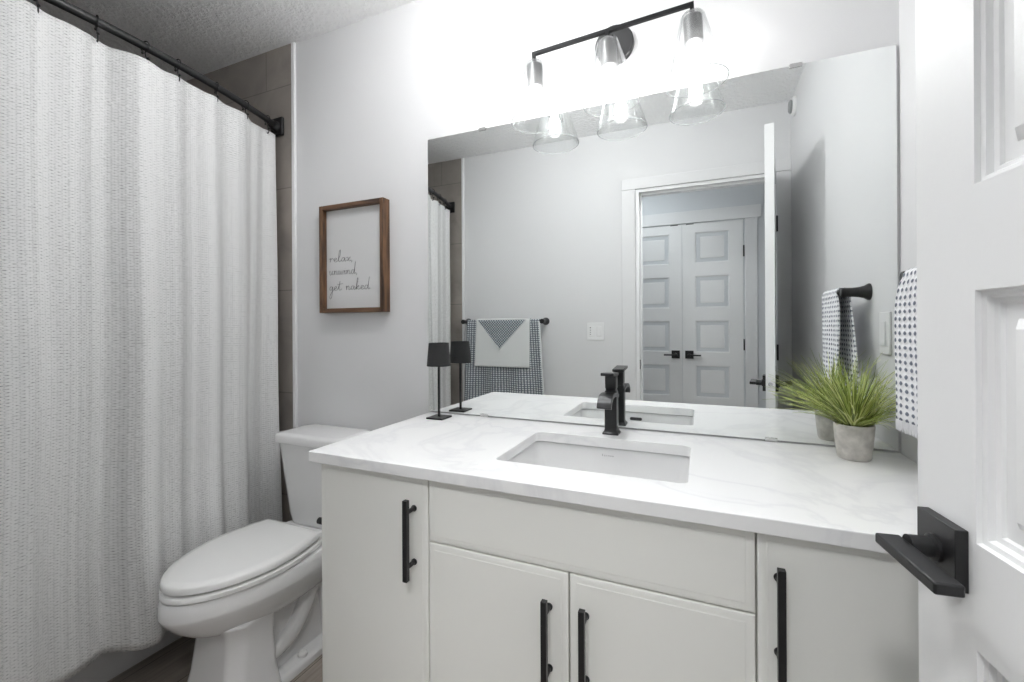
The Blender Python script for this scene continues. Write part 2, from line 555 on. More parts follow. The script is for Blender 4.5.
# tiled faces of the tub alcove, with white edge trims
struct('wall_front_tile', bx(XLW, -1.668, -0.010, 0.0, 0, ZC), M['tile_x'])
struct('wall_back_tile', bx(XLW, -1.655, YB, YB + 0.010, 0, ZC), M['tile_x'])
struct('trim_1', bx(-1.668, -1.650, -0.0125, 0.0, 0, ZC), M['trim'], bevel=0.002)
struct('trim_2', bx(-1.655, -1.637, YB, YB + 0.0125, 0, ZC), M['trim'], bevel=0.002)
# hall
struct('wall_hall_far', bx(HX0, HX1, YH1 - 0.1, YH1, 0, ZC), M['hallwall'])
struct('wall_hall_right', bx(HX1, HX1 + 0.1, YH1, YH0, 0, ZC), M['hallwall'])
struct('wall_hall_left', bx(HX0 - 0.1, HX0, YH1, YH0, 0, ZC), M['hallwall'])

# doorway jambs and casings
bm = bmesh.new()
box(bm, DX0 - 0.018, DX0, YH0, YB, 0, DZ + 0.018)
box(bm, DX1, DX1 + 0.018, YH0, YB, 0, DZ + 0.018)
box(bm, DX0, DX1, YH0, YB, DZ, DZ + 0.018)
box(bm, DX0, DX0 + 0.010, YH0 + 0.02, YB - 0.042, 0, DZ)       # stop
box(bm, DX1 - 0.010, DX1, YH0 + 0.02, YB - 0.042, 0, DZ)
box(bm, DX0, DX1, YH0 + 0.02, YB - 0.042, DZ - 0.010, DZ)
jamb = struct('trim_3', bm, M['trim'], bevel=0.001)
bm = bmesh.new()
box(bm, -0.386, -0.383, YB - 0.03, YB - 0.005, 0.88, 0.94)
obj('strike_plate', bx(DX0, DX0 + 0.002, YB - 0.034, YB - 0.006, 0.905, 0.965), M['black'], jamb)
bm.free()
bm = bmesh.new()
box(bm, -0.474, -0.390, YB, YB + 0.014, 0, 2.052)
box(bm, 0.389, 0.4625, YB, YB + 0.014, 0, 2.052)
box(bm, -0.474, 0.4625, YB, YB + 0.016, 2.052, 2.119)
struct('trim_4', bm, M['casing'], bevel=0.0025)
# closet opening in the hall: casing with a wider header
bm = bmesh.new()
box(bm, 0.316, 0.404, YH1, YH1 + 0.015, 0, 2.035)
box(bm, -0.70, -0.612, YH1, YH1 + 0.015, 0, 2.035)
box(bm, -0.725, 0.43, YH1, YH1 + 0.020, 2.035, 2.135)
struct('trim_5', bm, M['trim'], bevel=0.002)
struct('baseboard_right', bx(XR - 0.012, XR, YB + 0.016, -0.60, 0, 0.10), M['trim'], bevel=0.002)
struct('baseboard_back', bx(-1.637, -0.476, YB, YB + 0.012, 0, 0.10), M['trim'], bevel=0.002)
struct('baseboard_front', bx(-1.650, -0.95, -0.012, 0, 0, 0.10), M['trim'], bevel=0.002)
struct('baseboard_hall', bx(0.406, HX1, YH1, YH1 + 0.012, 0, 0.10), M['trim'], bevel=0.002)

# ------------------------------------------------------------------ panel doors
PROF = [(0.0, 0.0), (0.0015, 0.0045), (0.006, 0.0060), (0.0085, 0.0110), (0.013, 0.0125), (0.015, 0.0155), (0.030, 0.0155), (0.040, 0.0065), (0.048, 0.0055)]
def door_leaf(wd, ht, th, stile, panels):
    bm = bmesh.new()
    xs = [0, stile, wd - stile, wd]
    zs = [0]
    for a, b_ in panels: zs += [a, b_]
    zs.append(ht)
    for side in (0, 1):
        Y = (lambda d: d) if side == 0 else (lambda d: th - d)
        def q(x0, x1, z0, z1):
            bm.faces.new([bm.verts.new((x, Y(0), z)) for x, z in ((x0, z0), (x1, z0), (x1, z1), (x0, z1))])
        for i in range(len(zs) - 1):
            for j in range(3):
                if j == 1 and i % 2 == 1:
                    rings = []
                    for off, dp in PROF:
                        x0, x1, z0, z1 = xs[1] + off, xs[2] - off, zs[i] + off, zs[i + 1] - off
                        rings.append([(x0, Y(dp), z0), (x1, Y(dp), z0), (x1, Y(dp), z1), (x0, Y(dp), z1)])
                    loft(bm, rings, False, True)
                else:
                    q(xs[j], xs[j + 1], zs[i], zs[i + 1])
    for x in (0, wd):
        for i in range(len(zs) - 1):
            bm.faces.new([bm.verts.new(p) for p in ((x, 0, zs[i]), (x, th, zs[i]), (x, th, zs[i + 1]), (x, 0, zs[i + 1]))])
    for z in (0, ht):
        for i in range(3):
            bm.faces.new([bm.verts.new(p) for p in ((xs[i], 0, z), (xs[i + 1], 0, z), (xs[i + 1], th, z), (xs[i], th, z))])
    bmesh.ops.remove_doubles(bm, verts=bm.verts[:], dist=1e-5)
    return bm

PAN = [(0.207, 0.471), (0.580, 0.843), (0.953, 1.214), (1.323, 1.584), (1.694, 1.947)]

def lever_set(parent, s, z, yf, sgn, flip=1):
    """square rose + flat lever; yf = face plane (local y), sgn = outward direction along y"""
    y = lambda d: yf + sgn * d
    o = obj('lever_handle', bx(*sorted((s - 0.017 * flip, s + 0.091 * flip)), *sorted((y(0.037), y(0.062))), z - 0.012, z), M['black'], parent, bevel=0.0022, seg=3)
    obj('rosette', bx(s - 0.0325, s + 0.0325, *sorted((y(0.0), y(0.0120))), z - 0.036, z + 0.030), M['black'], o, bevel=0.001)
    b2 = bmesh.new()
    lathe(b2, (s, y(0.0095), z - 0.004), [(0.0150, 0), (0.0150, sgn * 0.006), (0.0115, sgn * 0.008), (0.0115, sgn * 0.028)], 'y', 20)
    obj('spindle', b2, M['black'], o, smooth=True)
    b2 = bmesh.new()
    lathe(b2, (s + 0.006 * flip, y(0.022), z - 0.004 - 0.0112), [(0.0016, -0.0006), (0.0016, 0.001)], 'z', 10)
    obj('set_screw', b2, M['chrome'], o)
    return o

# bathroom door, open towards the mirror
ang = math.atan2(-0.99010, 0.14034)
FLX, FLY = 0.2444, -0.7197
DW, DT = 0.770, 0.035
d1 = struct('door_1', door_leaf(DW, 2.022, DT, 0.096, PAN), M['door'], smooth=True, angle=30)
d1.location = (FLX, FLY, 0.008)
d1.rotation_euler = (0, 0, ang)
lever_set(d1, 0.0535, 0.931, 0.0, -1)
lever_set(d1, 0.0535, 0.931, DT, 1)
obj('latch_plate', bx(-0.0012, 0.0008, 0.0055, 0.0295, 0.900, 0.957), M['door'], d1, bevel=0.0004)
bm = bmesh.new()
lathe(bm, (0, 0.0175, 0.928), [(0.0085, -0.010), (0.0085, 0.0)], 'x', 16)
obj('latch_bolt', bm, M['chrome'], d1)
for z in (0.25, 1.02, 1.75):
    bm = bmesh.new()
    lathe(bm, (DW + 0.004, DT + 0.004, z - 0.045), [(0.0055, 0), (0.0055, 0.09)], 'z', 12)
    obj('hinge', bm, M['black'], d1, smooth=True)

# double closet doors in the hall
def closet_door(name, x0, hinge_x, lever_s, flip):
    o = struct(name, door_leaf(0.455, 2.022, 0.035, 0.100, PAN), M['door'], smooth=True, angle=30)
    o.location = (x0, YH1 - 0.026, 0.006)
    # local y=0.035 is the face towards the bathroom
    lever_set(o, lever_s, 0.935, 0.035, 1, flip)
    for z in (0.25, 1.02, 1.77):
        b2 = bmesh.new()
        lathe(b2, (hinge_x, 0.040, z - 0.045), [(0.0055, 0), (0.0055, 0.09)], 'z', 12)
        obj('hinge', b2, M['black'], o, smooth=True)
    b2 = bx(0.455 - 0.09 if flip < 0 else 0.03, 0.455 - 0.03 if flip < 0 else 0.09, 0.030, 0.0365, 2.018, 2.0235)
    obj('ball_catch', b2, M['black'], o)
    return o
closet_door('door_2', -0.1515, 0.459, 0.052, 1)
closet_door('door_3', -0.6095, -0.004, 0.455 - 0.052, -1)
# ------------------------------------------------------------------ bathtub behind the curtain
t = thing('bathtub', 'white bathtub with a plain apron, behind the shower curtain', 'bathtub', (-2.2, -0.75, 0))
bm = bmesh.new()
def tr_(p): return [(x + 2.2, y + 0.75, z) for x, y, z in p]
x0, x1, y0, y1 = XLW + 0.002, XTUB, YB + 0.012, -0.012
rings = [tr_(rrect(x0, x1, y0, y1, 0.0, 0.012)), tr_(rrect(x0, x1, y0, y1, 0.40, 0.012)), tr_(rrect(x0 + .004, x1 - 0.008, y0 + .004, y1 - .004, 0.412, 0.012)),
         tr_(rrect(x0 + 0.06, x1 - 0.07, y0 + 0.08, y1 - 0.10, 0.408, 0.10)), tr_(rrect(x0 + 0.075, x1 - 0.085, y0 + 0.10, y1 - 0.12, 0.38, 0.10)),
         tr_(rrect(x0 + 0.12, x1 - 0.13, y0 + 0.20, y1 - 0.18, 0.12, 0.10)), tr_(rrect(x0 + 0.16, x1 - 0.17, y0 + 0.26, y1 - 0.22, 0.09, 0.08))]
loft(bm, rings)
obj('basin', bm, M['tub'], t, smooth=True, angle=40)

# ------------------------------------------------------------------ curtain rod, hooks, curtain
YMID, YHALF = -0.747, 0.747
def rodx(y): return -1.752 + 0.128 * (1 - ((y - YMID) / YHALF) ** 2)
ZR = 2.085
t = thing('curtain_rod', 'black curved shower curtain rod under the ceiling, between the tiled walls', 'curtain rod', (0, 0, 0))
bm = bmesh.new()
ys = [-0.028 - i * (1.438 / 48) for i in range(49)]
tube(bm, [(rodx(y), y, ZR) for y in ys], 0.0125, 16)
obj('rod', bm, M['black'], t, smooth=True)
for s, yy in ((1, -0.010), (-1, YB + 0.010)):
    bm = bmesh.new()
    ya, yb = sorted((yy, yy - s * 0.014))
    box(bm, -1.783, -1.713, ya, yb, ZR - 0.040, ZR + 0.040)
    o = obj('wall_flange', bm, M['black'], t, bevel=0.003)
    bm = bmesh.new()
    lathe(bm, (-1.748, yy - s * 0.012, ZR), [(0.024, 0), (0.021, -s * 0.022), (0.017, -s * 0.030)], 'y', 20)
    obj('rod_socket', bm, M['black'], o, smooth=True)

HOOKS = [-0.088, -0.212, -0.345, -0.490, -0.590, -0.715, -0.842, -0.96, -1.08, -1.195, -1.31, -1.42]
def top_z(y):
    # the top hem dips slightly between hooks
    d = min(abs(y - h) for h in HOOKS)
    return 2.040 - 0.007 * math.sin(min(d / 0.065, 1) * PI / 2)
def fold(y, f):
    """x offset; f = 0 at the top, 1 at the bottom"""
    s = 0
    for k, (p, a, ph, gr) in enumerate(((0.128, 0.019, 0.6, 0.35), (0.315, 0.020, 1.0, 0.9), (0.071, 0.006, 2.0, 0.3), (0.52, 0.020, 0.2, 0.8), (0.19, 0.015, 2.6, 0.6))):
        s += a * (0.35 + gr * f) * math.sin(2 * PI * y / p + ph + 0.5 * f * (k % 2) + 0.35 * math.sin(3.1 * y * k))
    d = min(abs(y - h) for h in HOOKS)
    s += 0.012 * (1 - f) ** 4 * math.sin(min(d / 0.065, 1) * PI / 2)
    return s
bm = bmesh.new()
NY, NZ = 420, 70
uvl = bm.loops.layers.uv.new('UVMap')
grid = []
for i in range(NY + 1):
    col = []
    y = -0.048 - i / NY * 1.400
    # the ends are tucked in
    for j in range(NZ + 1):
        f = j / NZ
        zt = top_z(y)
        z = zt + (0.200 - zt) * f
        z += (0.006 * math.sin(y * 14)) * f
        env = min(1, (i + 2) / 20)
        x = rodx(y) * (1 - 0.0) + fold(y, f) * env + 0.008 * f
        if i < 45: x += 0.030 * (1 - i / 45) ** 2 * (0.35 + 0.65 * f)
        yy = y + 0.006 * math.sin(z * 5 + i * 0.01) * f
        col.append(bm.verts.new((x, yy, z)))
    grid.append(col)
for i in range(NY):
    for j in range(NZ):
        fc = bm.faces.new((grid[i][j], grid[i + 1][j], grid[i + 1][j + 1], grid[i][j + 1]))
        for lp, (a, b_) in zip(fc.loops, ((i, j), (i + 1, j), (i + 1, j + 1), (i, j + 1))):
            lp[uvl].uv = (a / NY * 1.72, (1 - b_ / NZ) * 1.84)
cur = obj('shower_curtain', bm, M['curtain'], smooth=True, angle=180)
md = cur.modifiers.new('solid', 'SOLIDIFY'); md.thickness = 0.0015
tag(cur, 'white woven shower curtain hanging from the black rod along the tub', 'shower curtain')

hk0 = None
HOOKL = ['nearest the wall behind the toilet', 'second from the toilet wall', 'third from the toilet wall', 'fourth from the toilet wall', 'fifth from the toilet wall', 'sixth from the toilet wall', 'seventh, by the picture\'s left edge']
for k, y in enumerate(HOOKS):
    if hk0 is None:
        e0 = thing('curtain_hook', '', 'hook', (0, 0, 0))
        bm = bmesh.new()
        pts = [(0.0165 * math.sin(a), 0, 0.0165 * math.cos(a)) for a in [math.radians(t_) for t_ in range(-150, 181, 15)]]
        tube(bm, smooth_line(pts, 2), 0.0019, 8)
        obj('ring', bm, M['black'], e0, smooth=True)
        bm = bmesh.new()
        tube(bm, smooth_line([(0, 0, -0.0165), (0.002, 0, -0.030), (0.008, 0, -0.042), (0.010, 0, -0.054), (0.004, 0, -0.061), (-0.002, 0, -0.055)], 4), 0.0018, 8)
        for bx_, bz_ in ((-0.011, -0.018), (0.013, -0.040)):
            lathe(bm, (bx_, 0, bz_), [(0.0008, -0.0042), (0.0036, -0.002), (0.0036, 0.002), (0.0008, 0.0042)], 'z', 10)
            tube(bm, [(bx_, 0, bz_), (0.002, 0, bz_ - 0.003)], 0.0012, 6)
        obj('hook_wire', bm, M['black'], e0, smooth=True)
        hk0 = e0; r = e0
    else:
        r = hk0.copy(); C.objects.link(r)
        for ch in list(hk0.children):
            c2 = ch.copy(); C.objects.link(c2); c2.parent = r
    r.location = (rodx(y) + 0.001, y, ZR)
    r.rotation_euler = (0, 0, 0.25 * math.sin(k * 2.1))
    r['group'] = 'black hooks along the curtain rod'
    r['label'] = 'black double curtain hook on the rod, ' + (HOOKL[k] if k < 7 else 'one of those seen only in the mirror')

# ------------------------------------------------------------------ toilet
TX = -1.385
toilet = thing('toilet', 'white two-piece toilet with closed lid between the curtain and the vanity', 'toilet', (TX, 0, 0))
def egg(z, hw, yf, yr, wr, n=44, flat=1.88):
    """outline: front semi-oval reaching y=yf, rear edge at y=yr of half width wr"""
    out = []
    ym = yr - (yr - yf) * 0.38        # widest line
    for i in range(n):
        a = PI * i / (n - 1)           # from right (+x) through the front to the left
        c_, s_ = math.cos(a), math.sin(a)
        x = hw * math.copysign(abs(c_) ** (2 / flat), c_)
        y = ym - (ym - yf) * abs(s_) ** (2 / 2.0)
        out.append((x, y, z))
    k = 10
    # left side back to the rear, rear edge, right side
    for i in range(1, k):
        t_ = i / k
        out.append((-(hw + (wr - hw) * t_ ** 1.6), ym + (yr - ym) * t_, z))
    for i in range(0, 7):
        t_ = i / 6
        out.append((-wr + 2 * wr * t_, yr, z))
    for i in range(k - 1, 0, -1):
        t_ = i / k
        out.append(((hw + (wr - hw) * t_ ** 1.6), ym + (yr - ym) * t_, z))
    return out
# bowl
bm = bmesh.new()
loft(bm, [egg(0.245, 0.095, -0.550, -0.16, 0.085), egg(0.262, 0.118, -0.584, -0.155, 0.095), egg(0.285, 0.140, -0.618, -0.15, 0.105), egg(0.312, 0.157, -0.648, -0.145, 0.115),
          egg(0.340, 0.168, -0.670, -0.14, 0.125), egg(0.358, 0.175, -0.682, -0.135, 0.130), egg(0.366, 0.176, -0.684, -0.135, 0.130), egg(0.400, 0.174, -0.681, -0.13, 0.135), egg(0.410, 0.169, -0.676, -0.135, 0.132)])
obj('bowl', bm, M['porc'], toilet, smooth=True, angle=50)
# pedestal: front column, web, foot
def pcol(z, hw, yf, yr, c=0.035):
    return [(-hw, yr, z), (-hw, yf + c, z), (-hw + c, yf, z), (hw - c, yf, z), (hw, yf + c, z), (hw, yr, z)]
bm = bmesh.new()
loft(bm, [pcol(0.0, 0.137, -0.590, -0.395), pcol(0.02, 0.131, -0.584, -0.40), pcol(0.12, 0.117, -0.562, -0.412), pcol(0.22, 0.110, -0.550, -0.415), pcol(0.26, 0.113, -0.553, -0.415), pcol(0.29, 0.120, -0.565, -0.415)])
loft(bm, [[(-0.060, -0.14, z), (-0.060, -0.40, z), (0.060, -0.40, z), (0.060, -0.14, z)] for z in (0.0, 0.33)])
obj('pedestal', bm, M['porc'], toilet, bevel=0.012, seg=3)
bm = bmesh.new()
loft(bm, [rrect(-0.112, 0.112, -0.42, -0.105, z, 0.02) for z in (0.0, 0.022)] + [rrect(-0.100, 0.100, -0.42, -0.115, 0.032, 0.02)])
obj('foot', bm, M['porc'], toilet, smooth=True, angle=50)
for s in (-1, 1):
    bm = bmesh.new()
    tube(bm, smooth_line([(s * 0.060, -0.44, 0.10), (s * 0.068, -0.33, 0.125), (s * 0.070, -0.27, 0.19), (s * 0.070, -0.23, 0.26), (s * 0.066, -0.19, 0.255), (s * 0.064, -0.165, 0.18), (s * 0.062, -0.15, 0.05)], 5), [0.030] * 31, 14)
    obj('trapway', bm, M['porc'], toilet, smooth=True)
    bm = bmesh.new()
    lathe(bm, (s * 0.088, -0.29, 0.031), [(0.016, 0), (0.016, 0.010), (0.010, 0.018), (0.003, 0.020)], 'z', 16)
    obj('bolt_cap', bm, M['seat'], toilet, smooth=True)
# seat and lid
bm = bmesh.new()
loft(bm, [egg(0.4125, 0.165, -0.672, -0.235, 0.132), egg(0.416, 0.170, -0.677, -0.232, 0.135), egg(0.427, 0.170, -0.677, -0.232, 0.135), egg(0.431, 0.164, -0.673, -0.234, 0.133)])
obj('seat', bm, M['seat'], toilet, smooth=True, angle=50)
bm = bmesh.new()
loft(bm, [egg(0.437, 0.163, -0.669, -0.252, 0.132), egg(0.440, 0.167, -0.674, -0.249, 0.135), egg(0.454, 0.167, -0.674, -0.249, 0.135), egg(0.461, 0.162, -0.668, -0.253, 0.131), egg(0.464, 0.141, -0.646, -0.265, 0.116)])
lid = obj('lid', bm, M['seat'], toilet, smooth=True, angle=50)
for s in (-1, 1):
    bm = bmesh.new()
    loft(bm, [rrect(s * 0.078 - 0.022, s * 0.078 + 0.022, -0.240, -0.212, z, 0.006) for z in (0.412, 0.436)] + [rrect(s * 0.078 - 0.018, s * 0.078 + 0.018, -0.236, -0.216, 0.440, 0.005)])
    obj('seat_hinge', bm, M['seat'], lid, smooth=True, angle=50)
# tank
bm = bmesh.new()
loft(bm, [rrect(-0.130, 0.130, -0.160, -0.020, 0.412, 0.03), rrect(-0.138, 0.138, -0.168, -0.018, 0.45, 0.035), rrect(-0.154, 0.154, -0.186, -0.016, 0.62, 0.04), rrect(-0.164, 0.164, -0.196, -0.015, 0.733, 0.04)])
tank = obj('tank', bm, M['porc'], toilet, smooth=True, angle=50)
bm = bmesh.new()
loft(bm, [rrect(-0.166, 0.166, -0.200, -0.014, 0.733, 0.035), rrect(-0.174, 0.174, -0.208, -0.012, 0.737, 0.035), rrect(-0.174, 0.174, -0.208, -0.012, 0.762, 0.035), rrect(-0.168, 0.168, -0.202, -0.016, 0.770, 0.032), rrect(-0.148, 0.148, -0.178, -0.03, 0.7725, 0.03)])
obj('tank_lid', bm, M['porc'], toilet, smooth=True, angle=50)
# ------------------------------------------------------------------ vanity
van = thing('vanity_cabinet', 'off-white slab-front bathroom vanity with long black pulls under the quartz top', 'cabinet', (0, 0, 0))
bm = bmesh.new()
box(bm, -0.934, -0.916, -0.527, 0, 0.0, 0.8315)
box(bm, -0.916, XR - 0.002, -0.525, -0.004, 0.10, 0.118)
box(bm, XR - 0.020, XR - 0.002, -0.527, 0, 0.0, 0.8315)
box(bm, -0.603, -0.587, -0.525, -0.004, 0.118, 0.8315)
box(bm, 0.077, 0.093, -0.525, -0.004, 0.118, 0.8315)
obj('carcass', bm, M['cab'], van)
obj('toe_kick', bx(-0.916, XR - 0.020, -0.47, -0.455, 0.0, 0.10), M['cab'], van)
bm = bmesh.new()
box(bm, -0.916, XR - 0.020, -0.522, -0.510, 0.80, 0.8315)
box(bm, -0.587, 0.077, -0.522, -0.510, 0.66, 0.70)
obj('face_rail', bm, M['cabin'], van)

def slab_front(x0, x1, z0, z1):
    """thermofoil slab: eased edge, then a faint step around the field"""
    bm = bmesh.new()
    yb, yf = -0.527, -0.545
    def rg(o, y): return [(x0 + o, y, z0 + o), (x1 - o, y, z0 + o), (x1 - o, y, z1 - o), (x0 + o, y, z1 - o)]
    loft(bm, [rg(0, yb), rg(0, yf + 0.0025), rg(0.0008, yf + 0.0008), rg(0.0026, yf), rg(0.0145, yf), rg(0.0160, yf - 0.0007), rg(0.03, yf - 0.0007)])
    return obj_tmp(bm)
def obj_tmp(bm): return bm
def pull(parent, x, zt, ln=0.188):
    """square bar pull hung at x, top at zt"""
    o = obj('pull', bx(x - 0.006, x + 0.006, -0.585, -0.573, zt - ln, zt), M['black'], parent, bevel=0.0008, seg=2)
    for z in (zt - 0.030, zt - 0.158):
        bm = bmesh.new()
        lathe(bm, (x, -0.5457, z), [(0.0075, 0), (0.0075, -0.0025), (0.0052, -0.004), (0.0052, -0.029)], 'y', 16)
        obj('pull_post', bm, M['black'], o, smooth=True)
G = 0.0016
dl = obj('door', slab_front(-0.9335, -0.595 - G, 0.112, 0.829), M['cab'], van, smooth=True, angle=25)
pull(dl, -0.6345, 0.783)
obj('drawer_front', slab_front(-0.595 + G, 0.0845 - G, 0.680 + G, 0.829), M['cab'], van, smooth=True, angle=25)
dm = obj('door', slab_front(-0.595 + G, -0.2535 - G, 0.112, 0.680 - G), M['cab'], van, smooth=True, angle=25)
pull(dm, -0.296, 0.632)
dn = obj('door', slab_front(-0.2535 + G, 0.0845 - G, 0.112, 0.680 - G), M['cab'], van, smooth=True, angle=25)
pull(dn, -0.2185, 0.632)
dr = obj('door', slab_front(0.0845 + G, XR - 0.003, 0.112, 0.829), M['cab'], van, smooth=True, angle=25)
pull(dr, 0.118, 0.784)

# paper holder on the vanity's left side
t = thing('paper_holder', 'small black toilet paper holder peeking past the left side of the vanity', 'toilet paper holder', (-0.934, -0.50, 0.644))
bm = bmesh.new()
lathe(bm, (0, 0, 0), [(0.022, 0), (0.022, -0.006), (0.009, -0.009), (0.009, -0.056)], 'x', 20)
obj('mount', bm, M['black'], t, smooth=True)
bm = bmesh.new()
tube(bm, smooth_line([(-0.046, 0.0, 0), (-0.048, 0.03, 0), (-0.048, 0.09, 0), (-0.048, 0.155, 0)], 4), 0.0075, 12)
lathe(bm, (-0.048, 0.150, 0), [(0.0085, 0), (0.0105, 0.003), (0.0105, 0.010)], 'y', 14)
obj('bar', bm, M['black'], t, smooth=True)

# countertop with a sink cut-out
SX0, SX1, SY0, SY1 = -0.470, -0.030, -0.445, -0.137
bm = bmesh.new()
ho = rrect(SX0, SX1, SY0, SY1, 0, 0.018, 6)
x0, x1, y0, y1 = XL, XR - 0.0008, -0.567, -0.0005
e_ = 0.0025
def top_face(z, hole):
    vo = [bm.verts.new(p) for p in ((x0, y0, z), (x1, y0, z), (x1, y1, z), (x0, y1, z))]
    vi = [bm.verts.new((p[0], p[1], z)) for p in hole]
    ed = [bm.edges.new((vo[i], vo[(i + 1) % 4])) for i in range(4)] + [bm.edges.new((vi[i], vi[(i + 1) % len(vi)])) for i in range(len(vi))]
    bmesh.ops.triangle_fill(bm, use_beauty=True, use_dissolve=False, edges=ed)
    return vo, vi
to, ti = top_face(H, ho)
bo, bi = top_face(0.832, ho)
for A, B in ((to, bo), (ti, bi)):
    for i in range(len(A)):
        j = (i + 1) % len(A)
        bm.faces.new((A[i], A[j], B[j], B[i]))
ct = obj('countertop', bm, M['quartz'], bevel=0.0022, seg=3)
tag(ct, 'white quartz countertop with faint grey veins, cut out for the sink', 'countertop')

# undermount sink
sink = thing('sink', 'white rectangular undermount sink set into the quartz countertop', 'sink', ((SX0 + SX1) / 2, (SY0 + SY1) / 2, 0.70))
cx_, cy_ = (SX0 + SX1) / 2, (SY0 + SY1) / 2
hx, hy = (SX1 - SX0) / 2 + 0.002, (SY1 - SY0) / 2 + 0.002
bm = bmesh.new()
def sr(dx, z, r): return rrect(-hx - dx, hx + dx, -hy - dx, hy + dx, z - 0.70, r, 6)
loft(bm, [sr(0.024, 0.8288, 0.03), sr(0.005, 0.8288, 0.022), sr(0.003, 0.825, 0.024), sr(-0.012, 0.74, 0.03), sr(-0.022, 0.712, 0.04), sr(-0.05, 0.7015, 0.05), sr(-0.12, 0.699, 0.04)], False, True)
loft(bm, [sr(0.024, 0.8288, 0.03), sr(0.024, 0.815, 0.03), sr(0.010, 0.80, 0.03), sr(0.0, 0.72, 0.04), sr(-0.03, 0.685, 0.05)], False, True)
bmesh.ops.remove_doubles(bm, verts=bm.verts[:], dist=1e-5)
obj('basin', bm, M['porc'], sink, smooth=True, angle=60)
bm = bmesh.new()
lathe(bm, (0.0, 0.02, 0.0), [(0.028, -0.001), (0.028, 0.002), (0.020, 0.003), (0.019, 0.006), (0.006, 0.008)], 'z', 24)
obj('drain', bm, M['gunmetal'], sink, smooth=True)
# overflow slot on the front wall of the basin, maker's stamp on the back wall
bm = bmesh.new()
loft(bm, [[(p[0], -hy + 0.0055 + d, p[1] + 0.105) for p in [(q[0], q[1]) for q in rrect(-0.024, 0.024, -0.006, 0.006, 0, 0.0059, 5)]] for d in (-0.002, 0.0012)])
obj('overflow_slot', bm, M['gunmetal'], sink)
bm = bmesh.new()
yb = hy - 0.0052
for i, (dx, ln) in enumerate(((-0.018, 0.005), (-0.012, 0.003), (-0.007, 0.003), (0.0, 0.0), (0.006, 0.0), (0.012, 0.0))):
    xx = dx
    zz = 0.110
    if ln: box(bm, xx - 0.0007, xx + 0.0007, yb - 0.0006, yb + 0.001, zz - 0.0025, zz + ln - 0.0015)
    else: box(bm, xx - 0.0018, xx + 0.0018, yb - 0.0006, yb + 0.001, zz - 0.0012, zz + 0.0009)
obj('stamp', bm, M['faint'], sink)

# ------------------------------------------------------------------ faucet
FX, FY = -0.254, -0.073
fc = thing('faucet', 'dark gunmetal single-handle waterfall faucet standing behind the sink', 'faucet', (FX, FY, H))
def sq(z, h_, d_=None, cy=0.0):
    d_ = d_ or h_
    return rrect(-h_, h_, cy - d_, cy + d_, z, min(h_, d_) * 0.16, 3)
bm = bmesh.new()
loft(bm, [sq(0.0, 0.0240), sq(0.004, 0.0240), sq(0.0055, 0.0225), sq(0.011, 0.0190), sq(0.016, 0.0180), sq(0.125, 0.0178), sq(0.130, 0.0165)])
obj('body', bm, M['gunmetal'], fc, smooth=True, angle=40)
bm = bmesh.new()
# curved open spout: profile swept forward and down (in -y)
prof = [(0.016, 0.112), (0.0, 0.117), (-0.030, 0.122), (-0.060, 0.123), (-0.085, 0.119), (-0.102, 0.106), (-0.108, 0.092)]
pp = smooth_line([(0, a, b_) for a, b_ in prof], 4)
rings = []
for i, p in enumerate(pp):
    a = pp[max(i - 1, 0)]; b_ = pp[min(i + 1, len(pp) - 1)]
    tg = (b_ - a).normalized(); nn = Vector((0, -tg.z, tg.y))
    if nn.z < 0: nn = -nn
    wd, th = 0.0205, 0.006
    q = []
    for sx, sn in ((-1, -1), (1, -1), (1, 1), (-1, 1)):
        q.append(p + Vector((sx * wd, 0, 0)) + nn * (sn * th))
    rings.append(q)
loft(bm, rings)
obj('spout', bm, M['gunmetal'], fc, bevel=0.002)
bm = bmesh.new()
loft(bm, [sq(0.130, 0.0150), sq(0.136, 0.0150), sq(0.138, 0.0165), sq(0.174, 0.0165)])
obj('handle_stem', bm, M['gunmetal'], fc, smooth=True, angle=40)
bm = bmesh.new()
loft(bm, [[(x, y, z + (0.006 if y < -0.03 else 0)) for x, y, z in r] for r in ([(-0.019, -0.066, 0.174), (0.019, -0.066, 0.174), (0.019, 0.019, 0.174), (-0.019, 0.019, 0.174)], [(-0.019, -0.066, 0.183), (0.019, -0.066, 0.183), (0.019, 0.019, 0.183), (-0.019, 0.019, 0.183)])])
obj('handle', bm, M['gunmetal'], fc, bevel=0.002)

# ------------------------------------------------------------------ mirror
mir = thing('mirror', 'large frameless wall mirror above the vanity countertop', 'mirror', (-0.25, 0, 0.866))
bm = bmesh.new()
vs0 = box(bm, -0.705, 0.7055, -0.006, -0.0005, 0.0, 1.030)
bm.faces.ensure_lookup_table()
for f_ in bm.faces:
    f_.material_index = 0 if abs(f_.calc_center_median().y + 0.006) < 1e-5 else 1
obj('glass_pane', bm, [M['mirror'], M['edge']], mir)
for px_, pz_ in ((-0.471, 1.030), (0.488, 1.030), (-0.471, 0.0), (0.425, 0.0)):
    s = 1 if pz_ > 0.5 else -1
    obj('mirror_clip', bx(px_ - 0.015, px_ + 0.015, -0.0085, -0.0005, pz_ - (0.007 if s > 0 else 0.004), pz_ + (0.005 if s > 0 else 0.006)), M['chrome'], mir, bevel=0.001)

